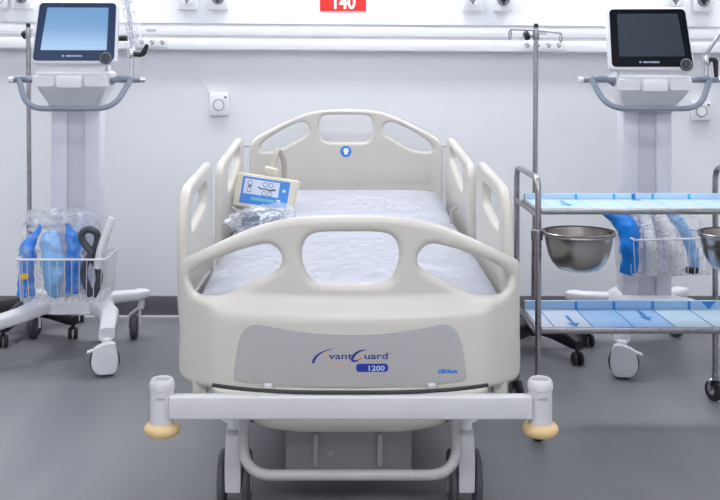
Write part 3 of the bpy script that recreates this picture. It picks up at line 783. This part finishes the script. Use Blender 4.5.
    hp('joint', lathe([(0, -.026), (.016, -.024), (.020, -.01), (.020, .012), (.014, .024), (0, .026)], (ax, ay, 1.335+az), 20), M['chrome'], post)
    if leanarm == 'up':
        lv = fillet([(ax+.015, ay-.01, 1.330), (ax+.05, ay-.015, 1.325), (ax+.072, ay-.02, 1.372)], .02, 4)
        ar = spline3([(ax, ay, 1.36), (ax, ay, 1.43), (ax-.01, ay, 1.50), (ax-.03, ay, 1.70)], 6)
    else:
        lv = fillet([(ax+.012, ay-.01, 1.338+az), (ax+.034, ay-.02, 1.338+az), (ax+.036, ay-.025, 1.26+az)], .02, 4)
        ar = [(ax, ay, 1.36+az), (ax+.085, ay, 1.49+az), (ax+.20, ay, 1.65+az)]
    hp('clamp_lever', sweep(lv, [.011]*(len(lv)-3)+[.013, .012, .008], 10), M['black'], post)
    a_ = hp('support_arm', sweep(ar, .0085, 12), M['chrome'] if leanarm == 'up' else M['steel'], post)
    if leanarm == 'up':
        hp('arm_sleeve', sweep(spline3([(ax+.002, ay, 1.365), (ax+.012, ay, 1.41), (ax+.004, ay, 1.46), (ax-.018, ay, 1.55), (ax-.03, ay, 1.69)], 6), [.022, .026, .03, .033, .034, .036, .037, .036, .034, .033, .033, .034, .033, .031, .03, .029, .028, .027, .026, .026, .025, .025, .024, .023, .022], 12, cap=False), M['sleeve'], post, label='clear plastic sleeve')
        hp('side_port', cyl((.21, -.12, 1.40), .012, .05, 'X', 14, .002), M['black'], mon)
    t.location = (cx, cy, 0)
    return t
v1 = vent(-1.183, 4.60, 0, 4, True, 'left', 'up')
tag(v1, 'white ventilator on castors with lit blue reflecting screen at the left', 'ventilator', 'ventilators either side of the bed')
v2 = vent(1.365, 4.60, 8, -4, False, 'right', 'out')
tag(v2, 'white ventilator on castors with dark screen behind the steel trolley', 'ventilator', 'ventilators either side of the bed')

# ---- things in the left basket
def L(px, py, Y): return (wx(px, Y), Y, wz(py, Y))
b1 = bag('plastic_bag', (-1.20, 4.385, .478), (.172, .066, .180), 5, M['film_thin'], 'big clear plastic bag standing in the left ventilator basket', 'plastic bag', amp=.10, e=5, top=.96)
def crumple(x0, x1, y, z0, z1, th, seed, root):
    bm = NB(); nx, nz = 26, 14; g = []
    for j in range(nz+1):
        row = []
        for i in range(nx+1):
            u, w = i/nx, j/nz; q = V((u*5+seed, w*4, seed))
            row.append(bm.verts.new((x0+(x1-x0)*u, y+th*(noise.noise(q)+.6*noise.noise(q*2.3)), z0+(z1-z0)*w+.012*noise.noise(V((u*6, seed, w))))))
        g.append(row)
    for j in range(nz):
        for i in range(nx): bm.faces.new((g[j][i], g[j][i+1], g[j+1][i+1], g[j+1][i]))
    bmesh.ops.solidify(bm, geom=bm.faces[:], thickness=.0006)
    bm.transform(Matrix.Translation(-V(root.location)))
    o = obj('folded_top', bm, M['film_milky'], None, smooth=40); o.parent = root
    return o
crumple(wx(27, 4.39), wx(84, 4.39), 4.40, wz(231, 4.39), wz(209.5, 4.39), .02, 2, b1)
gB = 'hoses in the ventilator baskets'
hose('breathing_hose', [L(27, 294, 4.41), L(26, 270, 4.38), L(28, 250, 4.375), L(33, 238, 4.38), L(38, 224, 4.39)], [.036, .036, .032, .022, .004], M['hose_blue'], 'blue pointed folded hose at the left end of the left basket', ribs=False, group=gB)
hose('breathing_hose', [L(73, 292, 4.42), L(73, 265, 4.39), L(73, 243, 4.385), L(69, 232, 4.39), L(66, 222, 4.40)], [.030, .033, .030, .020, .005], M['hose_blue'], 'blue folded hose beside the black cable in the left basket', ribs=False, group=gB)
hose('breathing_hose', [L(53, 297, 4.355), L(53, 280, 4.35), L(52, 262, 4.355), L(51, 246, 4.365), L(50, 232, 4.39)], [.018, .040, .046, .045, .036], M['hose_pale'], 'broad pale blue hose in the middle of the left basket', ribs=False, group=gB)
hose('power_cable', [L(91, 296, 4.315), L(84, 276, 4.31), L(86, 262, 4.31), L(91, 253, 4.31), L(82, 240, 4.31), L(83, 232, 4.312), L(90, 229.5, 4.315), L(97, 234, 4.32), L(97, 244, 4.325), L(92, 256, 4.328), L(98, 268, 4.33), L(99, 282, 4.33), L(93, 296, 4.33)], .0155, M['cable'], 'black looped power cable standing in the left basket', 'cable', False)
hose('white_tube', [L(97, 268, 4.325), L(101, 250, 4.32), L(107, 232, 4.32), L(112, 218, 4.32)], [.016, .019, .019, .015], M['hose_white'], 'white tube leaning out of the left basket at its right end', 'tube', False)
tg = stack([(0, 0, 0, .014, .004), (0, 0, .012, .02, .005), (0, 0, .024, .012, .004)], 16, 3); tg.transform(Matrix.Translation((wx(24, 4.30), 4.318, wz(280, 4.3))) @ Matrix.Rotation(R(-15), 4, 'Y'))
tag(obj('yellow_tag', tg, M['yellow'], origin=(wx(24, 4.30), 4.318, wz(280, 4.3))), 'small yellow tag hanging in the left basket', 'tag')
# ---- things in the right basket
bag('plastic_bag', (1.372, 4.385, .54), (.172, .074, .14), 11, M['film_thin'], 'clear plastic bag standing in the right ventilator basket', 'plastic bag', amp=.13, e=4)
hose('breathing_hose', [L(629, 270, 4.37), L(630, 250, 4.34), L(628, 232, 4.34), L(620, 218, 4.36), L(607, 207, 4.38)], [.034, .042, .044, .042, .034], M['hose_blue'], 'blue smooth folded hose at the left end of the right basket', ribs=False, group=gB)
hose('breathing_hose', [L(650, 273, 4.37), L(650, 245, 4.33), L(647, 225, 4.35), L(640, 208, 4.37)], .027, M['hose_white'], 'white ribbed hose beside the blue one in the right basket', group=gB)
hose('breathing_hose', [L(673, 273, 4.38), L(672, 250, 4.34), L(667, 230, 4.35), L(657, 213, 4.37), L(648, 207, 4.38)], .027, M['hose_white'], 'white ribbed hose bending right in the right basket', group=gB)
hose('breathing_hose', [L(694, 268, 4.42), L(692, 250, 4.40), L(685, 232, 4.40), L(675, 217, 4.41), L(668, 207, 4.42)], .024, M['hose_pale'], 'pale blue hose at the right end of the right basket', group=gB)
fc = B(-.025, .025, -.015, .015, 0, .03, bev=.006); fc.transform(Matrix.Translation(L(692, 274, 4.35)))
tag(obj('connector', fc, M['black'], origin=L(692, 274, 4.35)), 'small black connector lying in the right basket corner', 'connector')

# ================================================================== INFUSION STANDS
def stand(hx, hy, top, zt, angs, lean_lab, hooks, kd=.043):
    t = empty('infusion_stand', (hx, hy, 0)); tag(t, lean_lab, 'infusion stand', 'infusion stands with black bases')
    P = lambda s: V((hx, hy, 0)).lerp(V((top[0], top[1], 0)), s)
    pb, pt = V((hx, hy, .12)), V((top[0], top[1], zt))
    mid = pb.lerp(pt, .30)
    obj('lower_pole', sweep([pb, mid], .0135, 14), M['steel'], t, smooth=60)
    pole = obj('upper_pole', sweep([pb.lerp(pt, .28), pt], .0110, 14), M['steel'], t, smooth=60)
    obj('pole_collar', cyl(mid, .0165, .045, 'Z', 18, .004), M['steel'], t)
    obj('pole_cap', cyl(pt+V((0, 0, .008)), .0105, .02, 'Z', 16, .004), M['black'], pole)
    obj('pole_sleeve', cyl(pt+V((0, 0, -.032)), .0145, .045, 'Z', 18, .003), M['steel'], pole)
    kz = pt.z-.037
    kn = obj('clamp_knob', lathe([(0, -.012), (.017, -.012), (.021, -.006), (.021, .006), (.017, .012), (0, .012)], (pt.x-kd, pt.y+(.010 if kd < .04 else -.004), kz), 20, mtx=Matrix.Rotation(R(70), 4, 'Y')), M['black'], pole, smooth=50)
    obj('knob_stem', cyl((pt.x-.020, pt.y, kz), .006, .03, 'X', 10), M['steel'], pole)
    if hooks:
        hz_ = pt.z-.014
        bar = obj('hook_bar', sweep([(pt.x-.116, pt.y, hz_+.004), (pt.x, pt.y, hz_), (pt.x+.112, pt.y, hz_-.012)], .0032, 8), M['steel'], pole)
        for s, dz in ((-.117, .003), (.112, -.012)):
            obj('hook', sweep([(pt.x+s+.007*sin(a), pt.y+.010*sin(a), hz_+dz-.02+.021*cos(a)) for a in [2*pi*i/18 for i in range(17)]], .003, 7), M['steel'], pole)
    else:
        bar = obj('hook_bar', sweep([(pt.x-.022, pt.y+.06, pt.z-.012), (pt.x+.024, pt.y-.02, pt.z-.014)], .003, 8), M['steel'], pole)
    hub = obj('base_hub', lathe([(0, .078), (.05, .078), (.056, .088), (.052, .165), (.032, .19), (0, .19)], (hx, hy, 0), 28), M['black'], t)
    for a in angs:
        d = V((cos(R(a)), sin(R(a)), 0)); sd = V((-d.y, d.x, 0)); c = V((hx, hy, 0))
        lg = obj('base_leg', loft([(c+d*.02+V((0, 0, .130)), .036, .046, sd), (c+d*.14+V((0, 0, .118)), .031, .038, sd), (c+d*.255+V((0, 0, .094)), .026, .029, sd), (c+d*.283+V((0, 0, .088)), .022, .020, sd)], 14, 3.5), M['black'], t, smooth=60)
        q = c+d*.268
        cs_ = obj('caster', cyl((q.x, q.y, .062), .010, .03, 'Z', 12), M['black'], t)
        for s in (-1, 1):
            wl = lathe([(0, -.0085), (.022, -.0085), (.0275, -.005), (.0275, .005), (.022, .0085), (0, .0085)], n=24, mtx=Matrix.Rotation(pi/2, 4, 'Y') ); wl.transform(Matrix.Translation((q.x, q.y, .0275)) @ Matrix.Rotation(R(10), 4, 'Z') @ Matrix.Translation((s*.0135, 0, 0)))
            obj('wheel', wl, M['rubber'], cs_, smooth=40)
    return t
stand(.868, 4.585, (wx(536, 4.6), 4.6), wz(27.5, 4.6), (-58, 14, 86, 158, 230), 'steel infusion stand with hook bar between bed and right ventilator', True)
stand(-1.496, 4.905, (wx(28.3, 4.905), 4.905), wz(27, 4.905), (-99, -27, 45, 117, 189), 'steel infusion stand half hidden behind the left ventilator', False, .019)

# ================================================================== STEEL TROLLEY
TX0, TX1, TY0, TY1 = .667, 1.42, 3.45, 3.87
tr = empty('instrument_trolley', ((TX0+TX1)/2, (TY0+TY1)/2, 0)); tag(tr, 'two-shelf stainless steel trolley with film-covered shelves right of the bed', 'trolley')
for x in (TX0, TX1):
    fr = obj('side_frame', sweep(fillet([(x, TY0, .105), (x, TY0, .893), (x, TY1, .893), (x, TY1, .105)], .055, 8), .0105, 14), M['steel'], tr, smooth=60)
    for z in (.765, .362): obj('cross_rail', sweep([(x, TY0, z), (x, TY1, z)], .0085, 10), M['steel'], fr)
    for y in (TY0, TY1):
        c = obj('caster', cyl((x, y, .098), .012, .03, 'Z', 16, .002), M['steel'], tr)
        obj('fork', sweep(fillet([(x-.02, y+.012, .04), (x-.02, y+.008, .082), (x+.02, y+.008, .082), (x+.02, y+.012, .04)], .012, 4), .006, 8), M['steel'], c)
        wl = lathe([(0, -.011), (.030, -.011), (.040, -.007), (.040, .007), (.030, .011), (0, .011)], n=30, mtx=Matrix.Rotation(pi/2, 4, 'Y')); wl.transform(Matrix.Translation((x, y+.015, .04)) @ Matrix.Rotation(R(25), 4, 'Z'))
        obj('wheel', wl, M['rubber'], c, smooth=40)
        obj('wheel_hub', cyl((x, y+.015, .04), .016, .026, Matrix.Rotation(R(25), 4, 'Z') @ Matrix.Rotation(pi/2, 4, 'Y'), 16), M['chrome'], c)
SEAM = [.732, .866, 1.006, 1.149, 1.283]; YB = 3.762
for z, up, lip, fr0, fr1 in ((.775, True, .028, -.003, .017), (.369, False, .038, .000, .021)):
    sh_ = obj('shelf', B(TX0, TX1, TY0+.002, YB+.012, z-.001, z+.006, bev=.002), M['steel'], tr, label='upper steel shelf' if up else 'lower steel shelf')
    obj('front_rail', B(TX0+.008, TX1-.008, TY0-.012, TY0+.004, z+fr0, z+fr1, bev=.004), M['steel'], sh_)
    obj('back_lip', B(TX0+.008, TX1-.008, YB+.003, YB+.010, z, z+lip, bev=.002), M['steel'], sh_)
    edges = [TX0+.012]+SEAM+[TX1-.012]
    kinds = ['sheet3', 'sheet3', 'sheet2', 'sheet2', 'sheet', 'sheet'] if not up else ['sheet']*6
    for i, (a, b) in enumerate(zip(edges, edges[1:])):
        bm = NB(); dz = .0075; wdt = .0008
        # film strip: lies on the shelf and turns up over the back lip; its front end drifts sideways
        P = [[V((a, y_, z+h_)), V((b, y_, z+h_))] for y_, h_ in ((TY0+.004, dz), (YB-.006, dz), (YB, dz+.003), (YB, lip+.0012), (YB+.0112, lip+.0012))]
        vs = [[bm.verts.new(p) for p in r_] for r_ in P]
        for r1, r2 in zip(vs, vs[1:]): bm.faces.new((r1[0], r1[1], r2[1], r2[0]))
        r_ = bmesh.ops.extrude_face_region(bm, geom=bm.faces[:])
        for v in r_['geom']:
            if isinstance(v, bmesh.types.BMVert): v.co += V((0, wdt, -wdt))
        obj('protective_film', bm, M[kinds[i]], sh_, smooth=0)
        if i:
            obj('film_seam', B(a-.0006 if up else a-.002, a+.0006 if up else a+.002, TY0+.008, YB, z+.0072, z+.0086), M['sheet2'] if up else M['seam'], sh_, smooth=0)
            tb = B(a-.005, a+.005, YB-.0032, YB-.0012, z+.0085, z+lip)
            obj('film_tab', tb, M['cyan'] if up else M['arrow'], sh_, smooth=0)
    fb = B(TX0+.014, TX1-.014, YB-.0016, YB-.0006, z+.011, z+lip)
    obj('film_band', fb, M['band' if up else 'sheet2'], sh_, smooth=0)
    def arrow(x, y, ang, ln=.075, m='arrow'):
        pr = [(-ln/2, -.006), (ln/2-.045, -.006), (ln/2-.05, -.022), (ln/2, 0), (ln/2-.05, .022), (ln/2-.045, .006), (-ln/2, .006)]
        b_ = plate([pr], .0008, .0001, bres=0); b_.transform(Matrix.Translation((x, y, z+.0095)) @ Matrix.Rotation(R(ang), 4, 'Z')); obj('film_arrow', b_, M[m], sh_, smooth=0)
    if up:
        arrow(.80, 3.64, -90, .14, 'cyan')
        tb = B(1.071, 1.085, YB-.0034, YB-.0012, z+.0085, z+lip+.001)
        obj('film_tab', tb, M['skyblue'], sh_, smooth=0)
        obj('film_tab', B(1.071, 1.10, YB-.03, YB-.010, z+.0078, z+.0090), M['skyblue'], sh_, smooth=0)
    else:
        arrow(.808, 3.582, -90, .155); arrow(1.089, 3.67, -90, .15)
        x_ = wx(708.5, 3.76)
        b_ = plate([[(x_-.027, z+lip), (x_, z+.008), (x_+.027, z+lip)]], .0008, .0001, bres=0); b_.transform(Matrix.Translation((0, YB-.003, 0)) @ XZ); obj('film_tab', b_, M['arrow'], sh_, smooth=0)
# bowl rings and bowls on the front posts
for xp, s, w_ in ((TX0, 1, 'left'), (TX1, -1, 'right')):
    cx, cy, zr = (xp+.131, TY0-.025, .714) if s > 0 else (xp-.110, TY0-.068, .716)
    rg = obj('bowl_ring', sweep([(cx+.1175*cos(2*pi*i/48), cy+.1175*sin(2*pi*i/48), zr-.006) for i in range(48)], .004, 8, closed=True), M['steel'], tr, smooth=60)
    obj('ring_clamp', cyl((xp, TY0, zr-.012), .0155, .036, 'Z', 18, .003), M['steel'], rg)
    obj('ring_arm', sweep([(xp, TY0, zr-.006), (xp+(cx-xp)*.16, TY0+(cy-TY0)*.16, zr-.006)], .005, 8), M['steel'], rg)
    prof = [(0, -.122), (.045, -.1215), (.066, -.115), (.085, -.095), (.098, -.068), (.106, -.036), (.1085, -.006), (.1165, .0), (.1185, .0035), (.1165, .005), (.107, .002), (.104, -.036), (.096, -.067), (.083, -.093), (.064, -.113), (.044, -.119), (0, -.1195)]
    bo = obj('steel_bowl', lathe(prof, (0, 0, 0), 56), M['bowl'], smooth=50, origin=(0, 0, 0)); bo.location = (cx, cy, zr); bo.scale = (1.04, 1.04, 1.04)
    tag(bo, 'stainless steel bowl hanging in the trolley ring at its %s front post' % w_, 'bowl', 'steel bowls on the trolley')
